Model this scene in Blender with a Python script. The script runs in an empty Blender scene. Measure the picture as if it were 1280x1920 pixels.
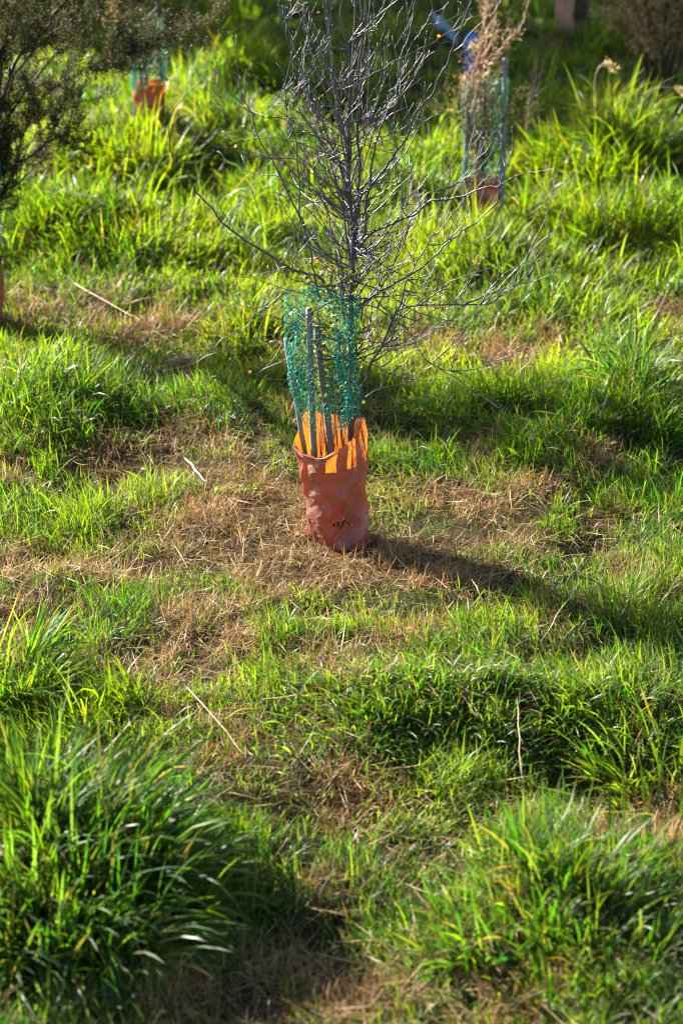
import bpy, math, random
import numpy as np
from math import radians, sin, cos, pi
C = bpy.context.scene
rng = np.random.default_rng(11)
random.seed(11)
# ---------------------------------------------------------------- camera, world, sun, exposure
CAM_H, TILT, F = 3.18, radians(24.6), 4000.0          # F in photo pixels (1280x1920)
cam = bpy.data.objects.new('camera', bpy.data.cameras.new('camera'))
C.collection.objects.link(cam); C.camera = cam
cam.location = (0, 0, CAM_H); cam.rotation_euler = (pi/2 - TILT, 0, 0)
cam.data.sensor_fit = 'VERTICAL'; cam.data.sensor_height = 36; cam.data.sensor_width = 24
cam.data.lens = F/1920*36
cam.data.clip_start = 0.1; cam.data.clip_end = 600
cam.data.dof.use_dof = True; cam.data.dof.focus_distance = 7.15; cam.data.dof.aperture_fstop = 2.5
SUN_AZ = np.array([-0.80, 0.60]); SUN_EL = radians(28)
w = bpy.data.worlds.new('World'); C.world = w; w.use_nodes = True
nt = w.node_tree; bgn = nt.nodes['Background']
sk = nt.nodes.new('ShaderNodeTexSky'); sk.sky_type = 'NISHITA'; sk.sun_disc = False
sk.sun_elevation = SUN_EL; sk.sun_rotation = math.atan2(SUN_AZ[0], SUN_AZ[1])
nt.links.new(sk.outputs[0], bgn.inputs[0]); bgn.inputs[1].default_value = 0.05
sl = bpy.data.lights.new('sun', 'SUN'); sl.energy = 5.0; sl.angle = radians(0.5); sl.color = (1, .95, .86)
so = bpy.data.objects.new('sun', sl); C.collection.objects.link(so)
from mathutils import Vector
so.rotation_euler = Vector((SUN_AZ[0]*cos(SUN_EL), SUN_AZ[1]*cos(SUN_EL), sin(SUN_EL))).to_track_quat('Z', 'Y').to_euler()
so.location = (-6, 6, 8)
C.view_settings.view_transform = 'Standard'; C.view_settings.look = 'None'
C.view_settings.exposure = 2.36; C.view_settings.gamma = 1
C.render.engine = 'CYCLES'
C.cycles.max_bounces = 8; C.cycles.diffuse_bounces = 2; C.cycles.pixel_filter_type = 'BLACKMAN_HARRIS'; C.cycles.filter_width = 1.1; C.cycles.transparent_max_bounces = 8
C.cycles.use_denoising = True; C.cycles.denoiser = 'OPENIMAGEDENOISE'; C.cycles.denoising_prefilter = 'ACCURATE'

# ---------------------------------------------------------------- helpers: projection
ct, st = cos(TILT), sin(TILT)
def ray(px, py):
    u, v = px-640, py-960
    return np.array([u, F*ct - v*st, -F*st - v*ct])
def onplane(px, py, Y):
    d = ray(px, py); k = Y/d[1]
    return np.array([d[0]*k, Y, CAM_H + d[2]*k])
def flat(px, py, z=0.0):
    d = ray(px, py); k = (z-CAM_H)/d[2]
    return np.array([d[0]*k, d[1]*k, z])

# ---------------------------------------------------------------- noise
_T = np.random.default_rng(5).random((256, 256))
def vnoise(x, y):
    x = np.asarray(x, float); y = np.asarray(y, float)
    xi = np.floor(x).astype(int); yi = np.floor(y).astype(int)
    fx = x-xi; fy = y-yi; fx = fx*fx*(3-2*fx); fy = fy*fy*(3-2*fy)
    a = _T[xi & 255, yi & 255]; b = _T[(xi+1) & 255, yi & 255]
    c = _T[xi & 255, (yi+1) & 255]; d = _T[(xi+1) & 255, (yi+1) & 255]
    return (a*(1-fx)+b*fx)*(1-fy) + (c*(1-fx)+d*fx)*fy
def fbm(x, y, o=3):
    s = 0; a = .5; t = 0
    for k in range(o):
        s = s + a*vnoise(x*2**k+17*k, y*2**k+31*k); t += a; a *= .5
    return s/t
def sstep(a, b, x):
    t = np.clip((x-a)/(b-a), 0, 1); return t*t*(3-2*t)

# ---------------------------------------------------------------- ground relief
SL = flat(636, 1010)                      # foot of the central sleeve
def ell(px, py, rx, ry):
    c = flat(px, py); e = flat(px+rx, py); n = flat(px, py-ry*.98); s = flat(px, py+ry*.98)
    return c[0], c[1], max(.02, e[0]-c[0]), max(.02, (n[1]-s[1])/2)
MOUNDS = [(*ell(*m[:4]), m[4]) for m in [
    (135, 1640, 270, 140, .17), (1080, 1660, 250, 110, .10), (830, 1335, 360, 65, .09), (1150, 1340, 180, 70, .06),
    (20, 1250, 150, 80, .06), (60, 740, 190, 80, .07), (1180, 720, 170, 70, .07),
    (1160, 300, 190, 80, .24), (250, 300, 230, 50, .22), (170, 440, 180, 40, .18), (440, 200, 150, 50, .24), (300, 400, 120, 40, -.1), (620, 330, 160, 40, .12), (900, 500, 200, 50, .10),
    (470, 620, 140, 50, .05), (760, 380, 200, 60, .06), (1240, 470, 120, 70, .12), (100, 1120, 150, 60, .05)]]
def bump(x, y, e):
    d = ((x-e[0])/e[2])**2 + ((y-e[1])/e[3])**2
    return np.exp(-d*1.3)
def H(x, y):
    x = np.asarray(x, float); y = np.asarray(y, float)
    h = (fbm(x*1.15+3, y*1.15+9, 3)-.5)*.17 + (fbm(x*4.5+3, y*4.5+9, 3)-.5)*.085
    for m in MOUNDS: h = h + m[4]*bump(x, y, m)
    r = (x-SL[0])**2 + (y-SL[1])**2
    near = 1-np.exp(-r/.35)
    far = sstep(20, 60, np.hypot(x, y))
    return h*near*(1-far)
def G(px, py):
    z = 0.0
    for _ in range(12):
        p = flat(px, py, z); z = .4*z + .6*float(H(p[0], p[1]))
    p = flat(px, py, z); return np.array([p[0], p[1], float(H(p[0], p[1]))])

# dead (-) and lush (+) areas of the sward : centre, radii, greenness, length factor
AREAS = [(*ell(*a[:4]), a[4], a[5]) for a in [
    (430, 975, 180, 85, -1.0, -.7), (600, 1060, 250, 50, -.85, -.65), (840, 1040, 180, 45, -.7, -.6), (900, 960, 160, 40, -.3, -.5), (500, 870, 160, 45, -.4, -.55), (330, 1060, 160, 40, -.3, -.5),
    (620, 1010, 150, 110, -.5, -.4),
    (230, 600, 210, 50, -.75, -.4), (950, 675, 120, 35, -.7, -.3), (1245, 590, 70, 25, -.8, -.3), (600, 1650, 80, 110, -.6, -.4),
    (520, 1850, 280, 70, -.8, -.5), (40, 330, 70, 40, -.9, -.4), (400, 350, 60, 28, -.8, -.4), (1200, 1080, 50, 30, -.6, -.2),
    (320, 1240, 180, 50, -.4, -.4), (560, 1480, 110, 40, -.25, -.1), (1130, 1850, 180, 60, -.5, -.2), (740, 790, 110, 25, -.3, -.3), (290, 860, 160, 60, -.5, -.3),
    (1100, 900, 160, 50, -.3, -.2), (560, 440, 70, 25, -.4, -.2), (700, 1160, 320, 55, -.3, -.4), (1050, 1120, 200, 40, 0, -.35), (1180, 960, 120, 50, -.2, 0),
    (850, 1290, 400, 70, .3, .0), (180, 980, 120, 60, .4, .1), (760, 1180, 260, 35, .3, 0), (620, 1480, 120, 50, .2, 0), (350, 470, 350, 120, .3, .1), (850, 500, 300, 120, .3, .1), (120, 1080, 160, 70, .2, -.1),
    (1100, 1300, 260, 100, .3, .05), (1000, 760, 200, 60, .2, .1), (150, 760, 230, 70, .25, .3)]]
def maps(x, y):
    g = .88 + (fbm(x*2.3+40, y*2.3+11, 3)-.5)*1.5 + (fbm(x*9+4, y*9+1, 2)-.5)*1.3
    L = .33 + (fbm(x*1.7+7, y*1.7+71, 3)-.5)*1.2
    tuft = sstep(.36, .64, fbm(x*4.2+60, y*4.2+23, 2)); L = L*(.42+1.0*tuft); g = g-.22*(1-tuft)
    for a in AREAS:
        b = bump(x, y, a); g = g + a[4]*b*.85; L = L + a[5]*b
    g = g + sstep(8.0, 10, y)*.32
    L = np.clip(L, .10, 1.5)
    L = (L+sstep(7.6, 9, y)*.08)*(1 + sstep(7.6, 12, y)*1.0-sstep(12.3, 14, y)*.8)
    return np.clip(g, 0, 1), L

# ---------------------------------------------------------------- mesh building
def tag(o, label=None, cat=None, group=None, kind=None):
    if label: o['label'] = label
    if cat: o['category'] = cat
    if group: o['group'] = group
    if kind: o['kind'] = kind
    return o
def empty(name, loc, label, cat, group=None):
    o = bpy.data.objects.new(name, None); C.collection.objects.link(o); o.location = [float(v) for v in loc]
    o.empty_display_size = .1
    return tag(o, label, cat, group)
def mesh(name, V, quads=None, tris=None, mat=None, col=None, parent=None, smooth=False):
    """V in world coordinates; if parented, made local to the parent"""
    V = np.asarray(V, np.float32)
    if parent is not None:
        off = np.array(parent.location if parent.type == 'EMPTY' else parent.get('_o', (0, 0, 0)), np.float32)
    me = bpy.data.meshes.new(name)
    o = bpy.data.objects.new(name, me); C.collection.objects.link(o)
    if parent is not None:
        o.parent = parent
        root = parent
        acc = np.zeros(3)
        while root is not None:
            acc += np.array(root.location); root = root.parent
        V = V - acc.astype(np.float32)
    nq = 0 if quads is None else len(quads); ntr = 0 if tris is None else len(tris)
    me.vertices.add(len(V)); me.vertices.foreach_set('co', V.ravel())
    me.loops.add(nq*4+ntr*3); me.polygons.add(nq+ntr)
    li = []; 
    if nq: li.append(np.asarray(quads, np.int32).ravel())
    if ntr: li.append(np.asarray(tris, np.int32).ravel())
    me.loops.foreach_set('vertex_index', np.concatenate(li))
    ls = np.concatenate([np.arange(nq)*4, nq*4+np.arange(ntr)*3]).astype(np.int32)
    me.polygons.foreach_set('loop_start', ls)
    if smooth: me.polygons.foreach_set('use_smooth', np.ones(nq+ntr, bool))
    me.update(calc_edges=True)
    if col is not None:
        a = me.attributes.new('col', 'FLOAT_COLOR', 'POINT')
        c4 = np.ones((len(V), 4), np.float32); c4[:, :3] = col
        a.data.foreach_set('color', c4.ravel())
    if mat: me.materials.append(mat)
    return o
class Bag:
    def __init__(s): s.V = []; s.Q = []; s.T = []; s.Cc = []; s.n = 0
    def add(s, V, Q=None, T=None, col=None):
        V = np.asarray(V, float); s.V.append(V)
        if Q is not None and len(Q): s.Q.append(np.asarray(Q)+s.n)
        if T is not None and len(T): s.T.append(np.asarray(T)+s.n)
        if col is not None: s.Cc.append(np.broadcast_to(np.asarray(col, float), (len(V), 3)))
        s.n += len(V)
    def build(s, name, mat, parent=None, smooth=True):
        if s.n == 0: return None
        return mesh(name, np.concatenate(s.V), np.concatenate(s.Q) if s.Q else None, np.concatenate(s.T) if s.T else None,
                    mat, np.concatenate(s.Cc) if s.Cc else None, parent, smooth)
def tube(bag, P, R, sides=5, col=None, cap=True):
    P = np.asarray(P, float); n = len(P); R = np.broadcast_to(np.asarray(R, float), (n,))
    T = np.gradient(P, axis=0); T /= np.linalg.norm(T, axis=1)[:, None]+1e-9
    ref = np.array([.31, .93, .2]); A = np.cross(T, ref); A /= np.linalg.norm(A, axis=1)[:, None]+1e-9
    B = np.cross(T, A); th = np.arange(sides)*2*pi/sides
    V = P[:, None]+R[:, None, None]*(A[:, None]*np.cos(th)[None, :, None]+B[:, None]*np.sin(th)[None, :, None])
    V = V.reshape(-1, 3); i = np.arange(n-1)[:, None]*sides; k = np.arange(sides)[None]
    k2 = (k+1) % sides
    Q = np.stack([i+k, i+k2, i+sides+k2, i+sides+k], -1).reshape(-1, 4)
    T3 = []
    if cap:
        for base in (0, (n-1)*sides):
            for q in range(1, sides-1): T3.append((base, base+q, base+q+1))
    bag.add(V, Q, np.array(T3) if T3 else None, col)
def blades(P, yaw, L, W, tilt, bend, twist, col0, col1, S=4, clampg=True, fold=0.0):
    """ribbons; all args arrays of N; returns V,Q,T,col"""
    N = len(P); d = np.stack([np.cos(yaw), np.sin(yaw)], -1)
    t = np.arange(S+1)/S
    pos = np.zeros((N, S+1, 3)); pos[:, 0] = P
    for k in range(1, S+1):
        a = tilt + bend*((k-.5)/S)**1.4
        st_ = (L/S)[:, None]*np.stack([np.sin(a)*d[:, 0], np.sin(a)*d[:, 1], np.cos(a)], -1)
        pos[:, k] = pos[:, k-1]+st_
    if clampg:
        hz = H(pos[:, 1:, 0], pos[:, 1:, 1])+.004
        pos[:, 1:, 2] = np.maximum(pos[:, 1:, 2], hz + .006*np.abs(np.sin(P[:, :1]*997)))
    side = np.stack([-d[:, 1], d[:, 0], np.zeros(N)], -1)
    up = np.stack([-d[:, 0]*.5, -d[:, 1]*.5, np.full(N, .85)], -1)
    prof = np.minimum(1, (1-t)*2.2+.0)**.8 * (0.6+.4*np.minimum(1, t*4))
    vs = []
    for k in range(S):
        tw = twist*t[k]
        sv = side*np.cos(tw)[:, None]+up*np.sin(tw)[:, None]
        ww = (W*prof[k]/2)[:, None]
        vs += [pos[:, k]-sv*ww, pos[:, k]+sv*ww]
    vs.append(pos[:, S])
    V = np.stack(vs, 1); nv = 2*S+1
    base = (np.arange(N)*nv)[:, None]
    Q = np.concatenate([base+np.array([[2*k, 2*k+1, 2*k+3, 2*k+2]]) for k in range(S-1)], 0) if S > 1 else None
    T = base+np.array([[2*S-2, 2*S-1, 2*S]])
    tt = np.array([t[k//2] for k in range(2*S)]+[1.0])
    col = col0[:, None]*(1-tt[None, :, None]) + col1[:, None]*tt[None, :, None]
    return V.reshape(-1, 3), Q, T, col.reshape(-1, 3)

# ---------------------------------------------------------------- materials
def newmat(name):
    m = bpy.data.materials.new(name); m.use_nodes = True; m.node_tree.nodes.clear(); return m, m.node_tree
def N_(t, typ, **k):
    n = t.nodes.new(typ)
    for a, b in k.items(): setattr(n, a, b)
    return n
def leafmat(name, trans, gain, rough=.42, spec=.5):
    m, t = newmat(name); out = N_(t, 'ShaderNodeOutputMaterial')
    at = N_(t, 'ShaderNodeAttribute', attribute_name='col')
    p = N_(t, 'ShaderNodeBsdfPrincipled'); p.inputs['Roughness'].default_value = rough
    p.inputs['Specular IOR Level'].default_value = spec
    tr = N_(t, 'ShaderNodeBsdfTranslucent'); mu = N_(t, 'ShaderNodeVectorMath', operation='MULTIPLY')
    mu.inputs[1].default_value = gain; mx = N_(t, 'ShaderNodeMixShader'); mx.inputs[0].default_value = trans
    t.links.new(at.outputs['Color'], p.inputs['Base Color']); t.links.new(at.outputs['Color'], mu.inputs[0])
    t.links.new(mu.outputs[0], tr.inputs['Color'])
    t.links.new(p.outputs[0], mx.inputs[1]); t.links.new(tr.outputs[0], mx.inputs[2]); t.links.new(mx.outputs[0], out.inputs[0])
    return m
def pmat(name, stops, scale=20, rough=.6, spec=.4, bump=0, bscale=60, stretch=(1, 1, 1), trans=0, tcol=None, metal=0, detail=6):
    m, t = newmat(name); out = N_(t, 'ShaderNodeOutputMaterial')
    tc = N_(t, 'ShaderNodeTexCoord'); mp = N_(t, 'ShaderNodeMapping'); mp.inputs['Scale'].default_value = stretch
    t.links.new(tc.outputs['Object'], mp.inputs[0])
    no = N_(t, 'ShaderNodeTexNoise'); no.inputs['Scale'].default_value = scale; no.inputs['Detail'].default_value = detail
    no.inputs['Roughness'].default_value = .65
    t.links.new(mp.outputs[0], no.inputs['Vector'])
    cr = N_(t, 'ShaderNodeValToRGB'); e = cr.color_ramp.elements
    e[0].position, e[0].color = stops[0][0], (*stops[0][1], 1); e[1].position, e[1].color = stops[-1][0], (*stops[-1][1], 1)
    for s in stops[1:-1]:
        q = e.new(s[0]); q.color = (*s[1], 1)
    t.links.new(no.outputs['Fac'], cr.inputs[0])
    p = N_(t, 'ShaderNodeBsdfPrincipled'); p.inputs['Roughness'].default_value = rough; p.inputs['Specular IOR Level'].default_value = spec
    p.inputs['Metallic'].default_value = metal
    t.links.new(cr.outputs[0], p.inputs['Base Color'])
    if bump:
        n2 = N_(t, 'ShaderNodeTexNoise'); n2.inputs['Scale'].default_value = bscale; n2.inputs['Detail'].default_value = 4
        t.links.new(mp.outputs[0], n2.inputs['Vector'])
        bm = N_(t, 'ShaderNodeBump'); bm.inputs['Strength'].default_value = bump; bm.inputs['Distance'].default_value = .004
        t.links.new(n2.outputs['Fac'], bm.inputs['Height']); t.links.new(bm.outputs[0], p.inputs['Normal'])
    last = p.outputs[0]
    if trans:
        tr = N_(t, 'ShaderNodeBsdfTranslucent'); tr.inputs['Color'].default_value = (*tcol, 1)
        mx = N_(t, 'ShaderNodeMixShader'); mx.inputs[0].default_value = trans
        t.links.new(last, mx.inputs[1]); t.links.new(tr.outputs[0], mx.inputs[2]); last = mx.outputs[0]
    t.links.new(last, out.inputs[0]); return m
M_grass = leafmat('grass_blade', .52, (2.3, 2.5, .35), .42, .32)
M_dry = leafmat('dry_blade', .28, (1.1, 1.0, .8), .55, .35)
M_leaf = leafmat('leaf', .4, (1.5, 1.4, .6), .5, .25)
M_bark = pmat('smooth_twig_bark', [(.3, (.032, .026, .034)), (.6, (.085, .07, .09)), (.85, (.30, .26, .28))], 45, .45, .6, .25, 220)
M_brownbark = pmat('brown_bark', [(.3, (.035, .022, .016)), (.7, (.11, .065, .045))], 30, .7, .2, .5, 90)
M_redstem = pmat('reddish_stem', [(.3, (.26, .10, .06)), (.7, (.52, .38, .27))], 30, .5, .4)
M_soil = None

# ground
def groundmat():
    m, t = newmat('soil_and_thatch'); out = N_(t, 'ShaderNodeOutputMaterial')
    tc = N_(t, 'ShaderNodeTexCoord')
    n1 = N_(t, 'ShaderNodeTexNoise'); n1.inputs['Scale'].default_value = 55; n1.inputs['Detail'].default_value = 8; n1.inputs['Roughness'].default_value = .75
    n2 = N_(t, 'ShaderNodeTexNoise'); n2.inputs['Scale'].default_value = 2.2; n2.inputs['Detail'].default_value = 5
    for n in (n1, n2): t.links.new(tc.outputs['Object'], n.inputs['Vector'])
    c1 = N_(t, 'ShaderNodeValToRGB'); e = c1.color_ramp.elements
    e[0].position, e[0].color = .35, (.018, .010, .005, 1); e[1].position, e[1].color = .8, (.13, .075, .035, 1)
    c2 = N_(t, 'ShaderNodeValToRGB'); e = c2.color_ramp.elements
    e[0].position, e[0].color = .3, (.010, .016, .004, 1); e[1].position, e[1].color = .75, (.05, .055, .015, 1)
    cf = N_(t, 'ShaderNodeMapRange'); cf.inputs[1].default_value = .4; cf.inputs[2].default_value = .6
    mx = N_(t, 'ShaderNodeMix', data_type='RGBA')
    t.links.new(n1.outputs['Fac'], c1.inputs[0]); t.links.new(n1.outputs['Fac'], c2.inputs[0]); t.links.new(n2.outputs['Fac'], cf.inputs[0])
    t.links.new(cf.outputs[0], mx.inputs[0]); t.links.new(c1.outputs[0], mx.inputs[6]); t.links.new(c2.outputs[0], mx.inputs[7])
    p = N_(t, 'ShaderNodeBsdfPrincipled'); p.inputs['Roughness'].default_value = .95; p.inputs['Specular IOR Level'].default_value = .1
    b = N_(t, 'ShaderNodeBump'); b.inputs['Strength'].default_value = .9; b.inputs['Distance'].default_value = .012
    t.links.new(n1.outputs['Fac'], b.inputs['Height']); t.links.new(b.outputs[0], p.inputs['Normal'])
    t.links.new(mx.outputs[2], p.inputs['Base Color']); t.links.new(p.outputs[0], out.inputs[0]); return m
M_soil = groundmat()
fx = np.arange(-5, 5.01, .04); gx = 5*np.cumprod(np.full(14, 1.28)); gx = np.concatenate([-gx[::-1], fx, gx])
fy = np.arange(2.5, 19, .04); gy = 19+np.cumsum(.2*np.cumprod(np.full(20, 1.3))); gy2 = 2.5-np.cumsum(.3*np.cumprod(np.full(14, 1.35)))
gy = np.concatenate([gy2[::-1], fy, gy])
X, Y = np.meshgrid(gx, gy); Z = H(X, Y); nx, ny = len(gx), len(gy)
idx = np.arange(nx*ny).reshape(ny, nx)
Q = np.stack([idx[:-1, :-1], idx[:-1, 1:], idx[1:, 1:], idx[1:, :-1]], -1).reshape(-1, 4)
g = mesh('ground', np.stack([X, Y, Z], -1).reshape(-1, 3), Q, None, M_soil, smooth=True); g['kind'] = 'structure'

# ---------------------------------------------------------------- colours
YG = np.array([.124, .200, .004]); MG = np.array([.040, .125, .008]); BG = np.array([.012, .080, .020]); TG = np.array([.10, .17, .07])
ST = np.array([.48, .36, .17]); BR = np.array([.31, .175, .07]); PA = np.array([.60, .50, .33]); OR = np.array([.42, .20, .03])
YF = np.array([.165, .215, .003])  # yellow for far grass, its backlit glow put into the colour
def greens(n, ymix=.5, dark=0.):
    r = rng.random(n)[:, None]; k = rng.random(n)
    c = np.where((k < ymix)[:, None], YG*(1-r*.5)+MG*r*.5, np.where((k < ymix+.32)[:, None], MG*(1-r*.4)+BG*r*.4, BG*(1-r)+TG*r))
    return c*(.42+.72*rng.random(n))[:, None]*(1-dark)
def straws(n, brown=.4):
    r = rng.random(n)[:, None]; k = rng.random(n)
    c = np.where((k < brown)[:, None], BR*(1-r*.6)+ST*r*.6, ST*(1-r)+PA*r)
    return c*np.array([.84, .74, .60])*(.45+.65*rng.random(n))[:, None]

# ---------------------------------------------------------------- the sward (grass: uncountable)
def scatter(y0, y1, dens, margin=1.5):
    wmax = (640/F)*(y1*1.15+.5)*2*margin
    n = int((y1-y0)*wmax*dens); x = (rng.random(n)-.5)*wmax; y = y0+rng.random(n)*(y1-y0)
    k = np.abs(x) < (640/F)*(y*1.1+1.3)*margin
    return x[k], y[k]
gb = Bag(); db = Bag(); lb = Bag()
for (y0, y1, dens, ws) in [(3.6, 6.2, 17000, 1.1), (6.2, 8.2, 16000, 1.1), (8.2, 10.5, 8500, 1.5), (10.5, 13, 5000, 2.0), (13, 18.5, 2600, 2.5)]:
    x, y = scatter(y0, y1, dens); gg, LL = maps(x, y); n = len(x)
    # clumping
    cl = fbm(x*9+5, y*9+3, 2)
    keep = rng.random(n) < np.clip(.35+1.3*(cl-.3), .15, 1)
    rs = np.hypot((x-SL[0])/1.0, y-SL[1]); keep &= (rs > .105) & ~((rs < .20) & (y < SL[1]-.03) & (rng.random(n) < .8))
    x, y, gg, LL, cl = x[keep], y[keep], gg[keep], LL[keep], cl[keep]; n = len(x)
    green = rng.random(n) < np.clip(gg*1.15-.08, 0.02, .95)
    z = H(x, y); P = np.stack([x, y, z-.004], -1)
    # green blades
    i = np.where(green)[0]; m = len(i)
    L = (.028+.110*LL[i]*(.5+rng.random(m)))*(.7+.6*cl[i])
    longb = rng.random(m) < .10; L = np.where(longb, L*1.7, L)
    W = (.0019+.0019*rng.random(m)+.0016*(LL[i] > .8))*ws*np.where(longb, 1.25, 1)
    flow = fbm(x[i]*1.4+90, y[i]*1.4, 2)*4*pi
    yaw = np.where(rng.random(m) < .5, flow+rng.normal(0, .7, m), rng.random(m)*2*pi)
    tilt = np.abs(rng.normal(.30, .30, m)); bend = rng.normal(.8, .5, m)
    c0 = greens(m, .22 if y0 < 7.5 else .50); patch = fbm(x[i]*2.6+33, y[i]*2.6+8, 2)  # more yellow blades far off, standing in for backlit glow
    yel = np.clip((patch-(.48 if y0 < 7.5 else .42))*2.5, 0, .8)[:, None]
    c0 = c0*(1-yel)+(YF if y0 > 7.5 else YG)*yel*(.8+.4*rng.random(m))[:, None]  # far blades mixed with the glow colour
    c1 = c0*np.array([1.15, 1.05, .9]); tipd = rng.random(m) < .12; c1[tipd] = straws(tipd.sum(), .2)*.5
    base_pale = rng.random(m) < .35; c0[base_pale] = c0[base_pale]*.5+ST*.15
    V, Qd, T, cc = blades(P[i], yaw, L, W, tilt, bend, rng.normal(0, .9, m), c0, c1, 4 if y0 < 10 else 3)
    gb.add(V, Qd, T, cc)
    # dead: short standing stubble + lying
    i = np.where(~green)[0]; m = len(i); lie = rng.random(m) < .55
    L = np.where(lie, .03+.07*rng.random(m), (.02+.06*rng.random(m))*(.5+1.2*cl[i]))*(1+.5*(y0 > 8)); lie = lie & (rng.random(m) < .8)
    tilt = np.where(lie, 1.2+.35*rng.random(m), np.abs(rng.normal(.5, .4, m)))
    W = (.0014+.0018*rng.random(m))*ws
    fl = fbm(x[i]*2.4+20, y[i]*2.4+50, 2)
    c0 = straws(m, .7)*(.45+.75*sstep(.3, .7, cl[i]))[:, None]; warm = sstep(.45, .62, fl)[:, None]; c0 = c0*(1-warm*.5)+BR*warm*.5*(.6+.8*rng.random(m))[:, None]
    V, Qd, T, cc = blades(P[i]+np.array([0, 0, .004]), rng.random(m)*2*pi, L, W, tilt, rng.normal(.2, .5, m), rng.normal(0, 1, m), c0, c0*1.1, 3)
    db.add(V, Qd, T, cc)
    # litter lying everywhere
    k = int(n*.16); q = rng.choice(n, k, replace=False)
    q = q[rng.random(k) < np.clip(1.2-gg[q], .5, 1)]; k = len(q)
    c0 = straws(k, .35)
    V, Qd, T, cc = blades(P[q]+np.array([0, 0, .012])+rng.random((k, 1))*np.array([0, 0, .02]), rng.random(k)*2*pi, .05+.13*rng.random(k)**1.5, (.0012+.0018*rng.random(k))*ws,
                          1.25+.4*rng.random(k), rng.normal(0.1, .35, k), rng.normal(0, 1, k), c0, c0, 3)
    lb.add(V, Qd, T, cc)
o = gb.build('grass', M_grass, smooth=False); tag(o, 'green grass blades growing over the whole field', 'grass', kind='stuff')
o = db.build('dead_grass', M_dry, smooth=False); tag(o, 'brown and straw coloured dead grass stubble round the sleeve', 'dead grass', kind='stuff')
o = lb.build('straw_litter', M_dry, smooth=False); tag(o, 'loose dry straw pieces lying over the ground', 'straw', kind='stuff')

# ---------------------------------------------------------------- tussocks
def tussock(px, py, rad, n, Lm, Wm, label, spread=.9, ymix=.5, lean=(0, 0), dead=.08, asp=1.0, S=6, cat='grass tussock', droop=1.0, dark=0, wild=.65):
    c = G(px, py); e = empty('grass_tussock', c, label, cat)
    r = rad*np.sqrt(rng.random(n)); a = rng.random(n)*2*pi
    # several tillers inside the tussock
    nc = max(6, n//70); tc_ = rad*np.sqrt(rng.random(nc)); ta = rng.random(nc)*2*pi
    tx, ty = tc_*np.cos(ta), tc_*np.sin(ta)*asp; wch = rng.integers(0, nc, n)
    x = np.where(rng.random(n) < .7, tx[wch]+rng.normal(0, rad*.09, n), r*np.cos(a)); y = np.where(x == 0, 0, np.where(rng.random(n) < 2, 0, 0)) + np.where(np.abs(x-r*np.cos(a)) < 1e-9, r*np.sin(a)*asp, ty[wch]+rng.normal(0, rad*.09, n))
    X_, Y_ = c[0]+x, c[1]+y; P = np.stack([X_, Y_, H(X_, Y_)-.004], -1)
    rr = np.hypot(x, y/asp)/rad
    dirx = x+lean[0]*rad+rng.normal(0, rad*wild, n); diry = y+lean[1]*rad+rng.normal(0, rad*wild, n)
    yaw = np.arctan2(diry, dirx)
    L = Lm*(.35+.9*rng.random(n)**1.3)*(1-.25*rr)*(.65+.7*rng.random(nc)[wch])
    tilt = np.clip(rng.normal(.12+.5*rr*spread, .28, n), 0, 1.5); bend = np.abs(rng.normal(.75, .6, n))*droop
    dd = rng.random(n) < dead; c0 = greens(n, ymix, dark); c1 = c0*np.array([1.2, 1.08, .8])
    ti = rng.random(n) < .1; c1[ti] = ST*.35; c0[dd] = straws(dd.sum(), .4)*.55; c1[dd] = c0[dd]; tilt[dd] += .5
    if c[1] > 8: c0 = c0*(np.array([1.22, 1.0, 1])); c1 = c1*(np.array([1.22, 1.0, 1]))  # far tussocks tinted yellower, sunlit glow mixed into the blade colour
    bp = rng.random(n) < .4; c0[bp] = c0[bp]*.5+ST*.13
    W = Wm*(.6+.7*rng.random(n)); W[dd] *= .6
    V, Qd, T, cc = blades(P, yaw, L, W, tilt, bend, rng.normal(0, 1.1, n), c0, c1, S)
    b = Bag(); b.add(V, Qd, T, cc); b.build('blade_clump', M_grass, e, smooth=True)
    return e
tussock(135, 1630, .34, 3600, .28, 0.0075, 'largest bright grass tussock filling the lower left corner', .95, .12, (.25, -.15), .035, droop=1.35, wild=.38)
tussock(1060, 1690, .34, 1600, .19, 0.0065, 'broad loose grass clump in the lower right corner', 1.1, .22, (.1, -.1), .10, wild=.5)
tussock(1250, 1480, .20, 500, 0.22, 0.007, 'smaller grass clump at the right edge above the lower right clump', 1.1, .4, (-.3, -.1), .1)
tussock(820, 1345, .50, 3600, 0.12, 0.0048, 'long low grass hummock in front of the bare brown patch, drooping towards the viewer', 1.2, .25, (.2, -.7), .14, .45, droop=1.3)
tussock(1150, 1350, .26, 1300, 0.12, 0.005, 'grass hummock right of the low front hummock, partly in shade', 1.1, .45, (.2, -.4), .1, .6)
tussock(10, 1270, .18, 500, 0.24, 0.007, 'dark grass tuft at the left edge above the large corner tussock', 1.0, .35, (.3, 0), .08)
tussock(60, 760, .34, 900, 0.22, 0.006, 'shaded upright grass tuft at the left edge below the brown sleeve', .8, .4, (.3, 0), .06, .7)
tussock(1180, 740, .17, 420, 0.27, 0.0085, 'blue green broad bladed tuft on the right of the straw patch', .9, .12, (0, 0), .05)
tussock(460, 640, .22, 600, 0.22, 0.007, 'grass tuft left of the green netting', 1.0, .5, (.2, -.3), .06)
tussock(1130, 300, .45, 1900, 0.36, 0.0095, 'tall bright grass tussock with upright blades under the brown bush', .8, .6, (.1, 0), .05, .7)
tussock(1210, 420, .30, 800, 0.27, 0.0095, 'leaning grass tussock at the right edge below the tallest tussock', 1.0, .55, (.3, -.3), .06)
tussock(1010, 400, .25, 700, 0.22, 0.0085, 'dark green tussock just right of the dull red sleeve', .9, .35, (.1, -.2), .05)
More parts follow.
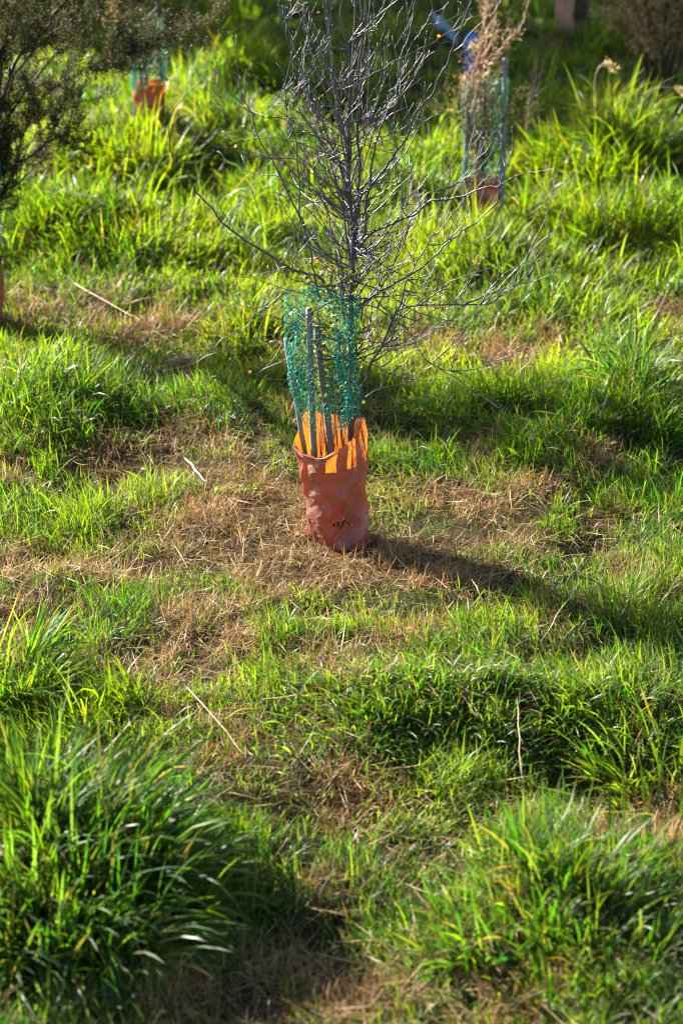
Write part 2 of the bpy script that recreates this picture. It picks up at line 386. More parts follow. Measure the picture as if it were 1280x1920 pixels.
tussock(240, 290, .45, 1500, 0.22, 0.0095, 'yellow green tussock in front of the orange sleeve at the back', .9, .75, (0, -.2), .05, .7)
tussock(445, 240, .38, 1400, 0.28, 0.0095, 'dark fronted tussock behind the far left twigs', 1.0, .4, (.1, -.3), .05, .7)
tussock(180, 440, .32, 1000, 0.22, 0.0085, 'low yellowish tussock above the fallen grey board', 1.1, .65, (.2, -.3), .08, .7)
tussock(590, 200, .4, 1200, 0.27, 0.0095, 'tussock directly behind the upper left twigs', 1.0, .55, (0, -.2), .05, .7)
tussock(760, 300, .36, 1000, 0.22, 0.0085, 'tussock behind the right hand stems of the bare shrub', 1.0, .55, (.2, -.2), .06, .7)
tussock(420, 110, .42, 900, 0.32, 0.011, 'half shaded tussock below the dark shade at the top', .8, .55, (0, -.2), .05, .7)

# ---------------------------------------------------------------- central sleeve
Y0 = SL[1]; SX, SY = SL[0], SL[1]
def chaikin(P, k=2, q=.22):
    P = np.array(P, float)
    for _ in range(k):
        Nn = np.roll(P, -1, 0); P = np.stack([P*(1-q)+Nn*q, P*q+Nn*(1-q)], 1).reshape(-1, P.shape[1])
    return P
def resamp(P, n):
    Pc = np.vstack([P, P[:1]]); d = np.r_[0, np.cumsum(np.linalg.norm(np.diff(Pc, axis=0), axis=1))]
    t = np.linspace(0, d[-1], n, endpoint=False); return np.stack([np.interp(t, d, Pc[:, k]) for k in range(Pc.shape[1])], -1)
def sleeve(name, c, bot, top, rim, H0, dx, dy, mat, parent, nu=120, nv=90, crump=.004, tear=None, seed=0, rimlip=True):
    """bot/top: matching polygons (x,y); rim: top height at each corner"""
    both = np.hstack([np.array(bot), np.array(top), np.array(rim)[:, None]])
    B = resamp(chaikin(both, 2, .13), nu)
    v = np.linspace(0, 1, nv)[:, None]
    rimn = B[:, 4] + (fbm(np.arange(nu)*.35+seed, np.zeros(nu), 2)-.5)*.012
    z = v*rimn[None]
    xx = B[:, 0]*(1-v)+B[:, 2]*v + dx*v; yy = B[:, 1]*(1-v)+B[:, 3]*v + dy*v
    ang = np.arctan2(B[:, 1], B[:, 0])[None]
    u = np.arange(nu)[None]/nu*8
    # crumple: planar facets meeting in sharp creases
    lr = np.random.default_rng(int(seed)+50); dsp = np.zeros_like(v*u); tri = lambda q: np.abs(q-np.floor(q)-.5)*2
    for k in range(9):
        a = lr.uniform(-.9, .9)+(pi/2 if k % 2 else 0); fr = lr.uniform(.25, .8)*(1+.12*k); dsp = dsp+(tri(fr*(u*.9*cos(a)+v*4.2*sin(a))+lr.random())-.5)*(.85/(1+.10*k))
    dsp = (dsp+sstep(.66, .78, fbm(u*5+seed, v*30, 2))*.22*sstep(.4, .9, np.abs(np.sin(u*.8+1))))*crump
    bulge = .006*np.sin(v*7+ang*1.5+seed)
    xx = xx+(dsp+bulge)*np.cos(ang); yy = yy+(dsp+bulge)*np.sin(ang)
    z = np.broadcast_to(z, xx.shape)
    V = np.stack([c[0]+xx, c[1]+yy, c[2]-.02+z*(H0+.02)/H0 if False else c[2]-.015+z], -1)
    id_ = np.arange(nu*nv).reshape(nv, nu); idn = np.roll(id_, -1, 1)
    Q = np.stack([id_[:-1], idn[:-1], idn[1:], id_[1:]], -1)
    keep = np.ones(Q.shape[:2], bool)
    if tear is not None: keep = tear(B, v[:-1], nu, nv)
    o = mesh(name, V.reshape(-1, 3), Q[keep], None, mat, None, parent, True)
    return o, V
def sleeve_mat(name, a, b, c, tcol, trans):
    m = pmat(name, [(.30, a), (.52, b), (.72, c)], 9, .33, .55, .5, 38, trans=trans, tcol=tcol, detail=9)
    return m
M_sleeve = sleeve_mat('terracotta_plastic', (.16, .062, .043), (.235, .105, .078), (.36, .195, .15), (1.0, .26, .006), .27)
st_c = np.array([SX, SY, 0.0])
e = empty('tree_guard_sleeve', st_c, 'crumpled terracotta plastic sleeve round the foot of the bare shrub, glowing orange at its rim', 'tree guard')
bot = [(-.106, 0.0), (-.040, -.094), (.088, -.070), (.106, .0), (.05, .09), (-.07, .085)]
top = [(-.122, -.025), (-.040, -.100), (.085, -.080), (.125, .015), (.055, .10), (-.085, .085)]
rim = [.365, .355, .440, .462, .43, .465]
def tear(B, v, nu, nv):
    k = np.ones((nv-1, nu), bool)
    x = B[:, 0][None]; y = B[:, 1][None]; zz = v
    front = (y < -.05)
    j = fbm(np.arange(nu)[None]*.5, np.zeros((1, nu)), 2)
    inx = (x > -.015) & (x < .050); zz = v*.44
    mid = .125+(j-.5)*.05
    k &= ~(front & inx & (np.abs(zz-mid) < .0105*np.clip(fbm(np.arange(nu)[None]*.33+4, zz*0, 1)*2.2-.1, .3, 1)))
    # nibbled spots along the right edge and near the foot
    sp = fbm(np.arange(nu)[None]*.45+9, v*60, 2)
    k &= ~((x > .075) & (y < -.02) & (sp > .80) & (v > .1))
    k &= ~((x > .03) & (y < -.05) & (v < .1) & (v > .04) & (sp > .82))
    return k
sv, SVV = sleeve('sleeve_film', st_c, bot, top, rim, .43, -.028, 0, M_sleeve, e, 190, 150, .0095, tear, 3)
# rolled lip at the front left
lip = Bag(); rimv = SVV[-1]
sel = [i for i in range(190) if rimv[i, 0] < SX+.005 and rimv[i, 1] < SY+.01]
sel = sorted(sel, key=lambda i: (i+95) % 190) if (max(sel)-min(sel) > 150) else sel
P = rimv[sel]+np.array([0, -.004, -.004])
k_ = np.ones(9)/9; Ps = np.stack([np.convolve(np.pad(P[:, q], 4, mode='edge'), k_, 'valid') for q in range(3)], -1)
for dz, rr in ((0, .0035), (-.006, .0030)):
    nP = Ps.copy(); nP[:, 2] += dz-.002; nP[:, 1] -= abs(dz)*.4
    tube(lip, nP, np.interp(np.linspace(0, 1, len(P)), [0, .2, .8, 1], [.001, rr, rr, .001]), 8)
lip.build('folded_rim', M_sleeve, e)

# ---------------------------------------------------------------- stakes
M_stake = pmat('weathered_stake', [(.3, (.10, .10, .095)), (.55, (.24, .235, .22)), (.8, (.40, .385, .36))], 14, .75, .25, .5, 80, (9, 9, 1))
def stake(p0, p1, r, label, group=None, mat=M_stake):
    e = empty('wooden_stake', p0, label, 'stake', group)
    b = Bag(); n = 14; t = np.linspace(0, 1, n)[:, None]; P = np.array(p0)*(1-t)+np.array(p1)*t
    P = P+rng.normal(0, .0007, P.shape); R = np.full(n, r)*(1+rng.normal(0, .03, n)); R[-1] *= .8
    tube(b, P, R, 10); b.build('shaft', mat, e); return e
def stk(px0, py0, px1, py1, y0, y1, r, label, zmin=None, **k):
    a = onplane(px0, py0, y0); b = onplane(px1, py1, y1)
    d = b-a; k0 = (a[2]+.03-float(H(a[0], a[1])))/max(d[2], .01)       # run it down into the ground
    a2 = a-d*k0
    return stake(a2, b, r, label, **k)
stake(np.array([SX-.078, SY-.012, -.02]), onplane(578, 578, Y0-.03), .0115, 'upright grey stake in the middle of the green netting, standing inside the terracotta sleeve')
stake(np.array([SX+.012, SY+.01, -.02]), onplane(592, 612, Y0+.0), .0125, 'leaning grey stake just right of the upright one, half hidden by netting')
stake(np.array([SX-.072, SY+.04, -.02]), onplane(536, 634, Y0+.02), .009, 'short leaning stake at the left edge of the green netting')

# ---------------------------------------------------------------- netting
def netting(name, c, zs, lx, rx, dr, mat, label, parent_label_cat='netting', nu=96, cell=.0125, wire=.0008, foldang=None, topfn=None, botfn=None, fold=.13, seed=1, center=0.0, gap=None):
    z0, z1 = zs[0], zs[-1]; rows = int((z1-z0)/(cell*1.12))
    i = np.arange(nu)[None]; j = np.arange(rows)[:, None]
    zz = z0+(j+np.where((i+j) % 2 == 1, .22, -.22))*cell*1.12+np.zeros((rows, nu))
    th = 2*pi*i/nu+np.zeros((rows, nu))
    if foldang is not None: th = th+.55*np.sin((th-foldang))*-1*np.exp(-((((th-foldang+pi) % (2*pi))-pi)/1.1)**2)
    L = np.interp(zz, zs, lx); R = np.interp(zz, zs, rx); D = np.interp(zz, zs, dr)
    cx = (L+R)/2; hw = (R-L)/2
    rad = 1+fold*np.sin(5*th+3*zz*6+seed)*.5+fold*(fbm(th*2.2+seed, zz*7+seed, 2)-.5)*2.2
    rad = np.clip(rad, .55, 1.12)
    x = cx+hw*rad*np.cos(th); y = c[1]+center+D*rad*np.sin(th)
    zz2 = zz+(fbm(th*3+seed, zz*9, 2)-.5)*.03
    V = np.stack([x, y, zz2], -1)+rng.normal(0, .0011, (rows, nu, 3))
    tl = topfn(th) if topfn else np.full(th.shape, z1+1); bl = botfn(th) if botfn else np.full(th.shape, -9.)
    ok = (zz < tl) & (zz > bl)
    if gap: ok &= ~(gap(th, zz))
    A, B_ = [], []
    for jj in range(rows):
        for ii in range(nu):
            i2 = (ii+1) % nu
            if ok[jj, ii] and ok[jj, i2]: A.append(V[jj, ii]); B_.append(V[jj, i2])
            if jj+1 < rows and (ii+jj) % 2 == 1 and ok[jj, ii] and ok[jj+1, ii]: A.append(V[jj, ii]); B_.append(V[jj+1, ii])
    A = np.array(A); B_ = np.array(B_); T = B_-A; T /= np.linalg.norm(T, axis=1)[:, None]+1e-9
    U = np.cross(T, [.3, .2, .93]); U /= np.linalg.norm(U, axis=1)[:, None]; Wv = np.cross(T, U)
    vs = []
    for P_ in (A, B_):
        for k in range(3):
            a = k*2*pi/3; vs.append(P_+wire*(U*cos(a)+Wv*sin(a)))
    VV = np.stack(vs, 1).reshape(-1, 3); b = (np.arange(len(A))*6)[:, None]
    Q = np.concatenate([b+np.array([[0, 1, 4, 3]]), b+np.array([[1, 2, 5, 4]]), b+np.array([[2, 0, 3, 5]])])
    o = mesh(name, VV, Q, None, mat, None, None, False); tag(o, label, 'netting'); return o
def netmat(name, c, tr=.3):
    return pmat(name, [(.3, tuple(v*.75 for v in c)), (.7, c)], 30, .38, .5, trans=tr, tcol=tuple(min(1, v*1.6) for v in c))
M_net = netmat('green_plastic_net', (.015, .42, .32))
def zx(px, py, Y): p = onplane(px, py, Y); return p[0], p[2]
lp = [(582, 812), (568, 775), (550, 728), (537, 665), (541, 620), (541, 575), (544, 530)]
rp = [(646, 812), (658, 770), (664, 722), (660, 665), (665, 620), (676, 575), (680, 530)]
lx = [zx(*p, Y0)[0] for p in lp]; rx = [zx(*p, Y0)[0] for p in rp]; zs = [zx(*p, Y0)[1] for p in lp]
zt = zs[-1]
netting('tree_netting', st_c, zs, lx, rx, [.065, .08, .09, .095, .095, .09, .08], M_net,
        'bright green hexagonal plastic netting draped over the stakes above the terracotta sleeve', nu=76, cell=.016, wire=.00105,
        foldang=5.35, fold=.24, gap=lambda th, zz: (np.abs((th % (2*pi))-4.92-.25*np.sin(zz*9)) < .20+.12*np.sin(zz*21)) & (zz > .55), seed=2, center=-.01,
        topfn=lambda th: zt-.01+.025*np.cos(th*2.0+.3)-.16*np.exp(-(((th-4.95)/.33)**2))-.05*np.exp(-(((th-4.1)/.3)**2))+(fbm(th*4.5, th*0, 2)-.5)*.12,
        botfn=lambda th: zs[0]+.03-.05*np.sin(th+.6)*0+(fbm(th*4+8, th*0, 2)-.4)*.09)
# a second bunched fold of the same net hangs down the right of the front
fz = [zx(600+0, 560, Y0-.1)[1]]
def fold_strip():
    b = []
    path = [(572, 540), (596, 552), (628, 566), (650, 590), (640, 625), (641, 660), (652, 700), (662, 740), (660, 785)]
    P = np.array([onplane(x, y, Y0-.105) for x, y in path]); n = 60
    t = np.linspace(0, 1, len(path)); tt = np.linspace(0, 1, n)
    cen = np.stack([np.interp(tt, t, P[:, k]) for k in range(3)], -1)
    A, B_ = [], []
    m = 15
    grid = np.zeros((n, m, 3))
    for i_ in range(n):
        wd = .020+.016*math.sin(i_/n*pi)+.012*(i_ < 18)
        for j_ in range(m):
            s = (j_/(m-1)-.5)*2
            off = .22*((i_+j_) % 2)
            k = min(n-2, i_); q = cen[k]+(cen[k+1]-cen[k])*off
            grid[i_, j_] = q+np.array([s*wd+.004*math.sin(s*9+i_*.4), -.012*math.cos(s*6+i_*.15), s*.01])+rng.normal(0, .0014, 3)
    for i_ in range(n):
        for j_ in range(m):
            if j_+1 < m and (i_+j_) % 2: A.append(grid[i_, j_]); B_.append(grid[i_, j_+1])
            if i_+1 < n: A.append(grid[i_, j_]); B_.append(grid[i_+1, j_])
    bag = Bag()
    for a, b2 in zip(A, B_): tube(bag, np.array([a, b2]), .0008, 3, cap=False)
    return bag
fo = fold_strip().build('net_fold', M_net, None, False)
net = bpy.data.objects['tree_netting']; fo.parent = net
side_ = None

# ---------------------------------------------------------------- the bare shrub
def bez(P, n, jit=.0):
    """Catmull-Rom resample of a polyline"""
    P = np.array(P, float); m = len(P)
    if m < 3: t = np.linspace(0, 1, n)[:, None]; return P[0]*(1-t)+P[-1]*t
    Pe = np.vstack([2*P[0]-P[1], P, 2*P[-1]-P[-2]]); out = []
    for s in np.linspace(0, m-1-1e-6, n):
        i = int(s); t = s-i; a, b, c, d = Pe[i], Pe[i+1], Pe[i+2], Pe[i+3]
        out.append(.5*((2*b)+(c-a)*t+(2*a-5*b+4*c-d)*t*t+(3*b-a-3*c+d)*t**3))
    out = np.array(out)
    if jit: out[1:-1] += rng.normal(0, jit, (n-2, 3))
    return out
def grow(p, d, L, n=8, up=.25, zig=.25):
    d = np.array(d, float); d /= np.linalg.norm(d)+1e-9; pts = [np.array(p, float)]; s = L/n
    for k in range(n):
        d = d+rng.normal(0, zig*.5, 3)+np.array([0, 0, up/n*1.5]); d /= np.linalg.norm(d)
        pts.append(pts[-1]+d*s)
    return np.array(pts)
TR = [ # traced limbs, root first: (pixel points), base radius mm, tip radius mm, depth spread
 ([(652,1000),(655,860),(657,700),(658,560),(661,500),(660,440),(656,380),(654,300),(653,240),(655,180),(656,130),(652,90),(643,50),(638,20),(650,-30),(660,-90)],11,2.4,.02),
 ([(661,470),(668,430),(672,380),(674,300),(669,230),(670,160),(675,100),(678,50),(676,0),(684,-70)],7.5,2.2,.05),
 ([(660,560),(663,467),(683,437),(686,395),(692,346),(702,279),(712,246),(729,203),(742,184),(745,157),(751,108),(766,69),(774,33),(778,0),(786,-60)],6,1.8,.12),
 ([(745,157),(758,120),(771,82),(788,62),(804,33),(810,16),(807,-10)],2.6,1.2,.06),
 ([(662,480),(663,434),(673,375),(696,346),(722,316),(742,285),(761,256),(771,230),(784,203),(811,177),(820,148),(837,121),(850,85),(870,33),(883,0),(892,-40)],6,2,-.12),
 ([(850,85),(838,79),(824,79),(811,74),(788,70),(758,66)],2.0,1.0,.02),
 ([(866,56),(876,36),(894,31),(909,38)],1.8,1.2,-.04),
 ([(621,560),(600,520),(573,512),(537,500),(502,476),(466,455),(434,431),(413,414),(398,390),(371,363),(359,339),(339,313),(325,297),(318,267),(318,223),(342,184),(377,154)],5.5,1.2,-.18),
 ([(643,570),(643,535),(638,500),(612,476),(585,446),(570,420),(561,399),(563,354),(557,298),(555,261),(540,220),(536,184),(538,140),(558,59),(578,12)],5.5,1.3,.14),
 ([(600,560),(588,512),(582,473),(570,428),(558,399),(537,357),(523,325),(508,298),(502,288),(481,252),(475,223),(466,202),(448,172),(434,128),(413,95)],4.8,1.1,-.10),
 ([(652,330),(624,294),(567,270),(505,258),(448,261),(416,246)],3.2,1.1,.15),
 ([(652,400),(615,348),(585,325),(555,301),(508,297),(454,279),(404,273),(321,243),(300,226)],3.2,.9,-.2),
 ([(655,410),(612,372),(567,357),(523,330),(478,325),(434,307),(407,283)],3,1,.2),
 ([(481,252),(448,235),(398,196)],1.6,.8,.05),
 ([(540,220),(502,220),(466,208),(425,187),(383,166)],1.8,.8,-.08),
 ([(664,480),(692,441),(722,424),(778,401),(804,378),(837,374),(876,364),(909,351),(935,349),(962,332),(991,323),(1015,322),(1044,314)],5.5,1.1,-.2),
 ([(672,580),(683,565),(706,552),(760,520),(784,506),(804,490),(837,457),(870,431),(902,408),(929,378),(935,346),(948,313),(960,280),(961,262),(958,245)],5,1.2,.15),
 ([(668,470),(696,437),(748,415),(781,392),(804,362),(850,346),(876,319),(912,280),(922,262),(919,222)],4.2,1.1,.05),
 ([(655,900),(662,800),(673,760),(678,743),(679,726),(699,677),(719,644),(732,608),(748,582),(797,572),(853,572),(909,570),(929,559),(975,523),(1001,490),(1024,457),(1029,428)],6.5,1.2,-.15),
 ([(735,602),(752,566),(761,526),(781,493),(810,440),(822,400),(828,370)],4.2,1.2,.1),
 ([(676,600),(689,572),(748,605),(771,631),(797,674),(837,694),(883,700),(916,690),(942,677),(981,671),(1022,653)],3,.9,-.2),
 ([(650,630),(660,648),(679,674),(706,687),(748,707),(804,713),(876,703)],3.2,.9,-.1),
 ([(655,440),(666,447),(683,467),(706,490),(745,510),(788,526),(810,520)],4,1.2,-.14),
 ([(590,560),(550,545),(530,550),(502,575),(477,590),(460,615),(415,637),(400,672),(412,700),(420,727),(455,760)],3.2,.8,-.15),
 ([(502,575),(470,577),(452,572)],1.6,.9,0),
 ([(640,740),(587,720),(555,712),(520,712),(492,707),(465,695),(455,670)],2.2,.8,-.15),
 ([(600,540),(570,515),(535,507),(505,510),(467,520),(425,516),(392,501)],2.6,.8,.08),
 ([(656,160),(696,141),(738,115),(781,95),(817,75),(850,49),(870,23)],3,1.1,.1),
 ([(668,190),(686,125),(689,98),(699,59),(709,26),(722,0)],2.4,1.1,-.08),
 ([(654,232),(706,213),(738,184),(778,157),(797,141)],2.8,1,.12),
 ([(700,270),(722,256),(781,226),(820,213),(827,203)],2.4,1,-.05),
 ([(670,265),(700,277),(722,285),(742,285)],2.2,1.4,-.1),
 ([(652,62),(636,56),(618,47),(597,21),(582,-10)],2.2,1.1,.05),
 ([(653,100),(640,80),(627,68),(597,59)],2.2,1.1,-.08),
 ([(654,190),(641,157),(603,154),(585,125),(576,101),(574,95)],3,1.3,-.12),
 ([(585,125),(590,108),(603,92)],1.6,1,.02),
 ([(652,265),(615,238),(573,205)],2,.9,.08),
 ([(652,224),(612,208),(570,172)],2,.9,-.1),
 ([(652,270),(597,255),(567,246)],2,.9,.12),
 ([(542,198),(560,165),(585,126)],1.8,1,.03),
 ([(669,140),(700,100),(720,60),(716,20),(700,0),(690,-20)],2.4,1,.1),
 ([(672,230),(685,200),(700,170),(712,150),(716,110),(705,60)],2,.8,-.1),
 ([(756,70),(740,50),(725,40),(712,20)],1.6,.9,0),
 ([(692,346),(735,340),(748,330),(770,308),(788,285)],2.4,.9,-.1),
 ([(742,184),(760,170),(790,120),(795,80),(790,50),(812,45)],2,.8,.08),
 ([(537,500),(500,505),(470,470),(450,445),(430,435)],2,.8,.1),
 ([(466,455),(455,430),(440,410),(425,402)],1.6,.8,0),
 ([(837,374),(850,345),(900,340),(905,325),(893,313),(870,310),(865,303)],2,.9,.05),
 ([(870,431),(880,455),(905,452),(930,430),(945,405)],1.8,.8,0),
 ([(784,506),(820,480),(855,476),(895,498),(940,506)],2,.7,.1),
 ([(935,349),(960,375),(985,395),(1008,405)],1.6,.8,-.05),
 ([(699,677),(740,650),(790,640),(822,608),(858,595)],2,.8,.12),
 ([(719,644),(690,640),(668,655)],1.8,.9,0),
 ([(678,743),(700,735),(740,722),(790,725),(820,742)],2,.8,.1)]
bush = empty('bare_shrub', st_c+np.array([.02, 0, 0]), 'leafless grey twiggy shrub growing out of the terracotta sleeve and green netting', 'shrub')
trunk = Bag(); limbs = Bag(); tw = Bag(); buds = []
allb = []
for k, (pts, r0, r1, dsp) in enumerate(TR):
    m = len(pts); P = []
    root = onplane(*pts[0], Y0)
    for i_, (x, y) in enumerate(pts):
        f = i_/(m-1); ext = abs(x-pts[0][0])/545
        dep = dsp*1.6*f*(.3+ext) if k else 0
        P.append(onplane(x, y, Y0+dep))
    allb.append((np.array(P), r0, r1))
# let side limbs start at the depth of the limb they leave
for k in range(1, len(allb)):
    P, r0, r1 = allb[k]; best = None
    for q in range(k):
        D = np.linalg.norm(allb[q][0][:, [0, 2]]-P[0][[0, 2]], axis=1); j = D.argmin()
        if best is None or D[j] < best[0]: best = (D[j], allb[q][0][j])
    # depth shift keeps the same line of sight
    sh = best[1][1]-P[0][1]
    P2 = []
    camp = np.array([0, 0, CAM_H])
    for p in P:
        d = p-camp; P2.append(camp+d*((p[1]+sh)/p[1]))
    allb[k] = (np.array(P2), r0, r1)
segs = []
for k, (P, r0, r1) in enumerate(allb):
    n = max(10, int(len(P)*3.5)); Q_ = bez(P, n, .0016 if k else .001)
    R = np.interp(np.linspace(0, 1, n)**.8, [0, 1], [r0*.86, r1*1.0])/1000
    tube(trunk if k == 0 else limbs, Q_, R, 8 if r0 > 4 else 6)
    segs.append((Q_, R))
# side twigs
def twigs_on(Q_, R, dens, Lr, depth=0, up=.5):
    seglen = np.linalg.norm(np.diff(Q_, axis=0), axis=1).sum(); n = rng.poisson(dens*seglen)
    for _ in range(n):
        i_ = rng.integers(int(len(Q_)*.12), len(Q_)-1); T = Q_[i_+1]-Q_[i_]; T /= np.linalg.norm(T)+1e-9
        if Q_[i_][2] < .52: continue
        side = rng.normal(0, 1, 3); side -= side@T*T; side /= np.linalg.norm(side)
        a = rng.uniform(.55, 1.25); d = T*cos(a)+side*sin(a)+np.array([0, 0, .15])
        L = rng.uniform(*Lr)*(1 if depth else rng.uniform(.5, 1)); r = min(R[i_]*.7, .0013+L*.0045)
        W_ = grow(Q_[i_], d, L, 9 if L > .06 else 4, up, .27); Rr = np.linspace(r, .0009, len(W_)); Rr[-1] = .0012
        tube(tw, W_, Rr, 4)
        if depth < 1 and L > .07: twigs_on(W_, Rr, 12, (.02, .09), depth+1, up)
for k, (Q_, R) in enumerate(segs):
    twigs_on(Q_[int(len(Q_)*(.55 if k == 0 else 0)):], R[int(len(Q_)*(.55 if k == 0 else 0)):], 6 if k else 4, (.05, .24))
for _ in range(34):
    Q0, R0 = segs[(18, 18, 19, 20, 21)[_ % 5]]; i_ = rng.integers(int(len(Q0)*.15), int(len(Q0)*.7))
    if Q0[i_][2] < .5: continue
    W_ = grow(Q0[i_], [rng.uniform(.2, 1), rng.normal(0, .4), rng.uniform(-.4, .7)], rng.uniform(.12, .38), 9, .4, .3)
    Rr = np.linspace(.0024, .001, len(W_)); tube(tw, W_, Rr, 5); twigs_on(W_, Rr, 10, (.03, .12))
# the dense tangle low in the crown
for _ in range(100):
    h = rng.uniform(.62, 1.42) if _ < 90 else rng.uniform(.58, 1.05); base = segs[0][0]; i_ = np.abs(base[:, 2]-h).argmin()
    a = rng.random()*2*pi; el = rng.uniform(-.1, .75)
    d = np.array([cos(a)*cos(el), .9*sin(a)*cos(el), sin(el)])
    L = rng.uniform(.15, .50)*(1 if h > .8 else .8); W_ = grow(base[i_]+rng.normal(0, .008, 3), d, L, 11, .5, .30)
    Rr = np.linspace(.0030, .0011, len(W_)); tube(limbs if _ % 3 == 0 else tw, W_, Rr, 5)
    twigs_on(W_, Rr, 10, (.03, .13))
for _ in range(9):
    i_ = np.abs(segs[0][0][:, 2]-rng.uniform(.85, 1.5)).argmin(); a = rng.random()*2*pi; el = rng.uniform(.25, .55)
    W_ = bez(grow(segs[0][0][i_], [cos(a)*el, sin(a)*el, 1], rng.uniform(.55, 1.1), 9, .8, .16), 26); Rr = np.linspace(.0036, .0012, len(W_)); tube(limbs, W_, Rr, 5); twigs_on(W_, Rr, 7, (.05, .2))
for _ in range(60):
    Q0, R0 = segs[rng.integers(0, len(segs))] if _ % 3 else segs[0]; i_ = rng.integers(int(len(Q0)*.15), int(len(Q0)*.8)); h0 = Q0[i_]
    if h0[2] < .6: continue
    a = rng.random()*2*pi; el = rng.uniform(.1, .9); W_ = grow(h0, [cos(a)*cos(el), .8*sin(a)*cos(el), sin(el)], rng.uniform(.18, .45), 11, .8, .28)
    Rr = np.linspace(min(R0[i_]*.8, .0026), .001, len(W_)); tube(tw, W_, Rr, 5); twigs_on(W_, Rr, 14, (.03, .12))
# shoots inside the sleeve and net
for _ in range(22):
    a = rng.random()*2*pi; r = rng.uniform(.01, .065)
    p = np.array([SX+r*cos(a), SY+r*sin(a), 0.0]); W_ = grow(p, [rng.normal(0, .05), rng.normal(0, .05), 1], rng.uniform(.4, .75), 10, .3, .14)
    qd = np.hypot(W_[:, 0]-SX, W_[:, 1]-SY); f_ = np.where(W_[:, 2] < .55, np.minimum(1, .072/(qd+1e-6)), 1); W_[:, 0] = SX+(W_[:, 0]-SX)*f_; W_[:, 1] = SY+(W_[:, 1]-SY)*f_
    Rr = np.linspace(.003, .001, len(W_)); tube(tw, W_, Rr, 5); twigs_on(W_[4:], Rr[4:], 9, (.03, .1))
trunk.build('trunk', M_bark, bush); limbs.build('branches', M_bark, bush); tw.build('twigs', M_bark, bush)
def leafset(P, size, cols, rngn=rng, asp=.6):
    """bent two-quad leaves"""
    n = len(P); a = rng.normal(0, 1, (n, 3)); a /= np.linalg.norm(a, axis=1)[:, None]
    b = np.cross(a, rng.normal(0, 1, (n, 3))); b /= np.linalg.norm(b, axis=1)[:, None]; c = np.cross(a, b)
    s = np.broadcast_to(size, (n,))[:, None]
    v = [P, P+a*s*.35+b*s*asp*.5+c*s*.08, P+a*s*.72+b*s*asp*.4+c*s*.08, P+a*s, P+a*s*.72-b*s*asp*.4+c*s*.08, P+a*s*.35-b*s*asp*.5+c*s*.08]
    V = np.stack(v, 1).reshape(-1, 3); o = (np.arange(n)*6)[:, None]
    Q = np.concatenate([o+np.array([[0, 1, 2, 3]]), o+np.array([[0, 3, 4, 5]])])
    return V, Q, np.repeat(cols, 6, 0)
n = 1000; hh = .48+.52*rng.random(n)**.9; aa = rng.random(n)*2*pi; rr = .095*np.sqrt(rng.random(n))
P = np.stack([SX-.02+rr*np.cos(aa)*1.05, SY+.012+rr*np.sin(aa)*.8, hh], -1)
cc = np.where((rng.random(n) < .15)[:, None], np.array([.34, .30, .04]), np.array([.10, .14, .02]))*(.6+.7*rng.random(n))[:, None]
cc[rng.random(n) < .03] = (.45, .16, .03); cc[rng.random(n) < .08] = (.55, .50, .22)
b = Bag(); V, Q, c3 = leafset(P, rng.uniform(.009, .018, n), cc, asp=.85); b.add(V, Q, None, c3)
# few last leaves on outer twigs
qi = [segs[rng.integers(2, len(segs))] for _ in range(22)]
P = np.array([q[0][rng.integers(3, len(q[0])-1)] for q in qi]); V, Q, c3 = leafset(P, .014, np.tile([[.5, .22, .03]], (22, 1)), asp=.8); b.add(V, Q, None, c3)
b.build('leaves', M_leaf, bush)

# ---------------------------------------------------------------- generic leafy shrub
def shrub(name, base, label, cat, limbs_, mat_bark, leafcol, leaf, dens=260, tr=(.06, .28), tdens=14, r0=.012, up=.4, tipfrac=.35, spread=.012, zig=.3, stemname='stem', gate=None):
    e = empty(name, base, label, cat); st_ = Bag(); fo_ = Bag(); LP = []
    def sub(Q_, R, dn, Lr, dep):
        sl_ = np.linalg.norm(np.diff(Q_, axis=0), axis=1).sum()
        for _ in range(rng.poisson(dn*sl_)):
            i_ = rng.integers(int(len(Q_)*tipfrac*(1 if dep == 0 else .2)), len(Q_)-1); T = Q_[i_+1]-Q_[i_]; T /= np.linalg.norm(T)+1e-9
            s_ = rng.normal(0, 1, 3); s_ -= s_@T*T; s_ /= np.linalg.norm(s_); a = rng.uniform(.4, 1.0)
            L = rng.uniform(*Lr)*(.6 if dep else 1); W_ = grow(Q_[i_], T*cos(a)+s_*sin(a)+np.array([0, 0, .12]), L, 6, up, zig)
            Rr = np.linspace(min(R[i_]*.6, .003), .0008, len(W_)); tube(st_, W_, Rr, 3, cap=False)
            m = int(dens*L); k = rng.random(m)*(len(W_)-1.01); ii = k.astype(int); ff = (k-ii)[:, None]
            LP.append(W_[ii]*(1-ff)+W_[ii+1]*ff+rng.normal(0, spread, (m, 3)))
            if dep < 1: sub(W_, Rr, tdens*1.2, (Lr[0]*.6, Lr[1]*.6), dep+1)
    for P, ra, rb in limbs_:
        n_ = max(8, len(P)*4); Q_ = bez(P, n_, .004); R = np.linspace(ra, rb, n_); tube(st_, Q_, R, 7); sub(Q_, R, tdens, tr, 0)
    st_.build(stemname, mat_bark, e)
    if LP and dens > 0:
        P = np.concatenate(LP); nn = len(P)
        ci = rng.integers(0, len(leafcol), nn); cols = np.array(leafcol)[ci]*(.6+.8*rng.random(nn))[:, None]
        V, Q, c3 = leafset(P, rng.uniform(leaf*.7, leaf*1.4, nn), cols, asp=.32 if leaf < .014 else .6); fo_.add(V, Q, None, c3)
        fo_.build('foliage', M_leaf, e, smooth=False)
    return e
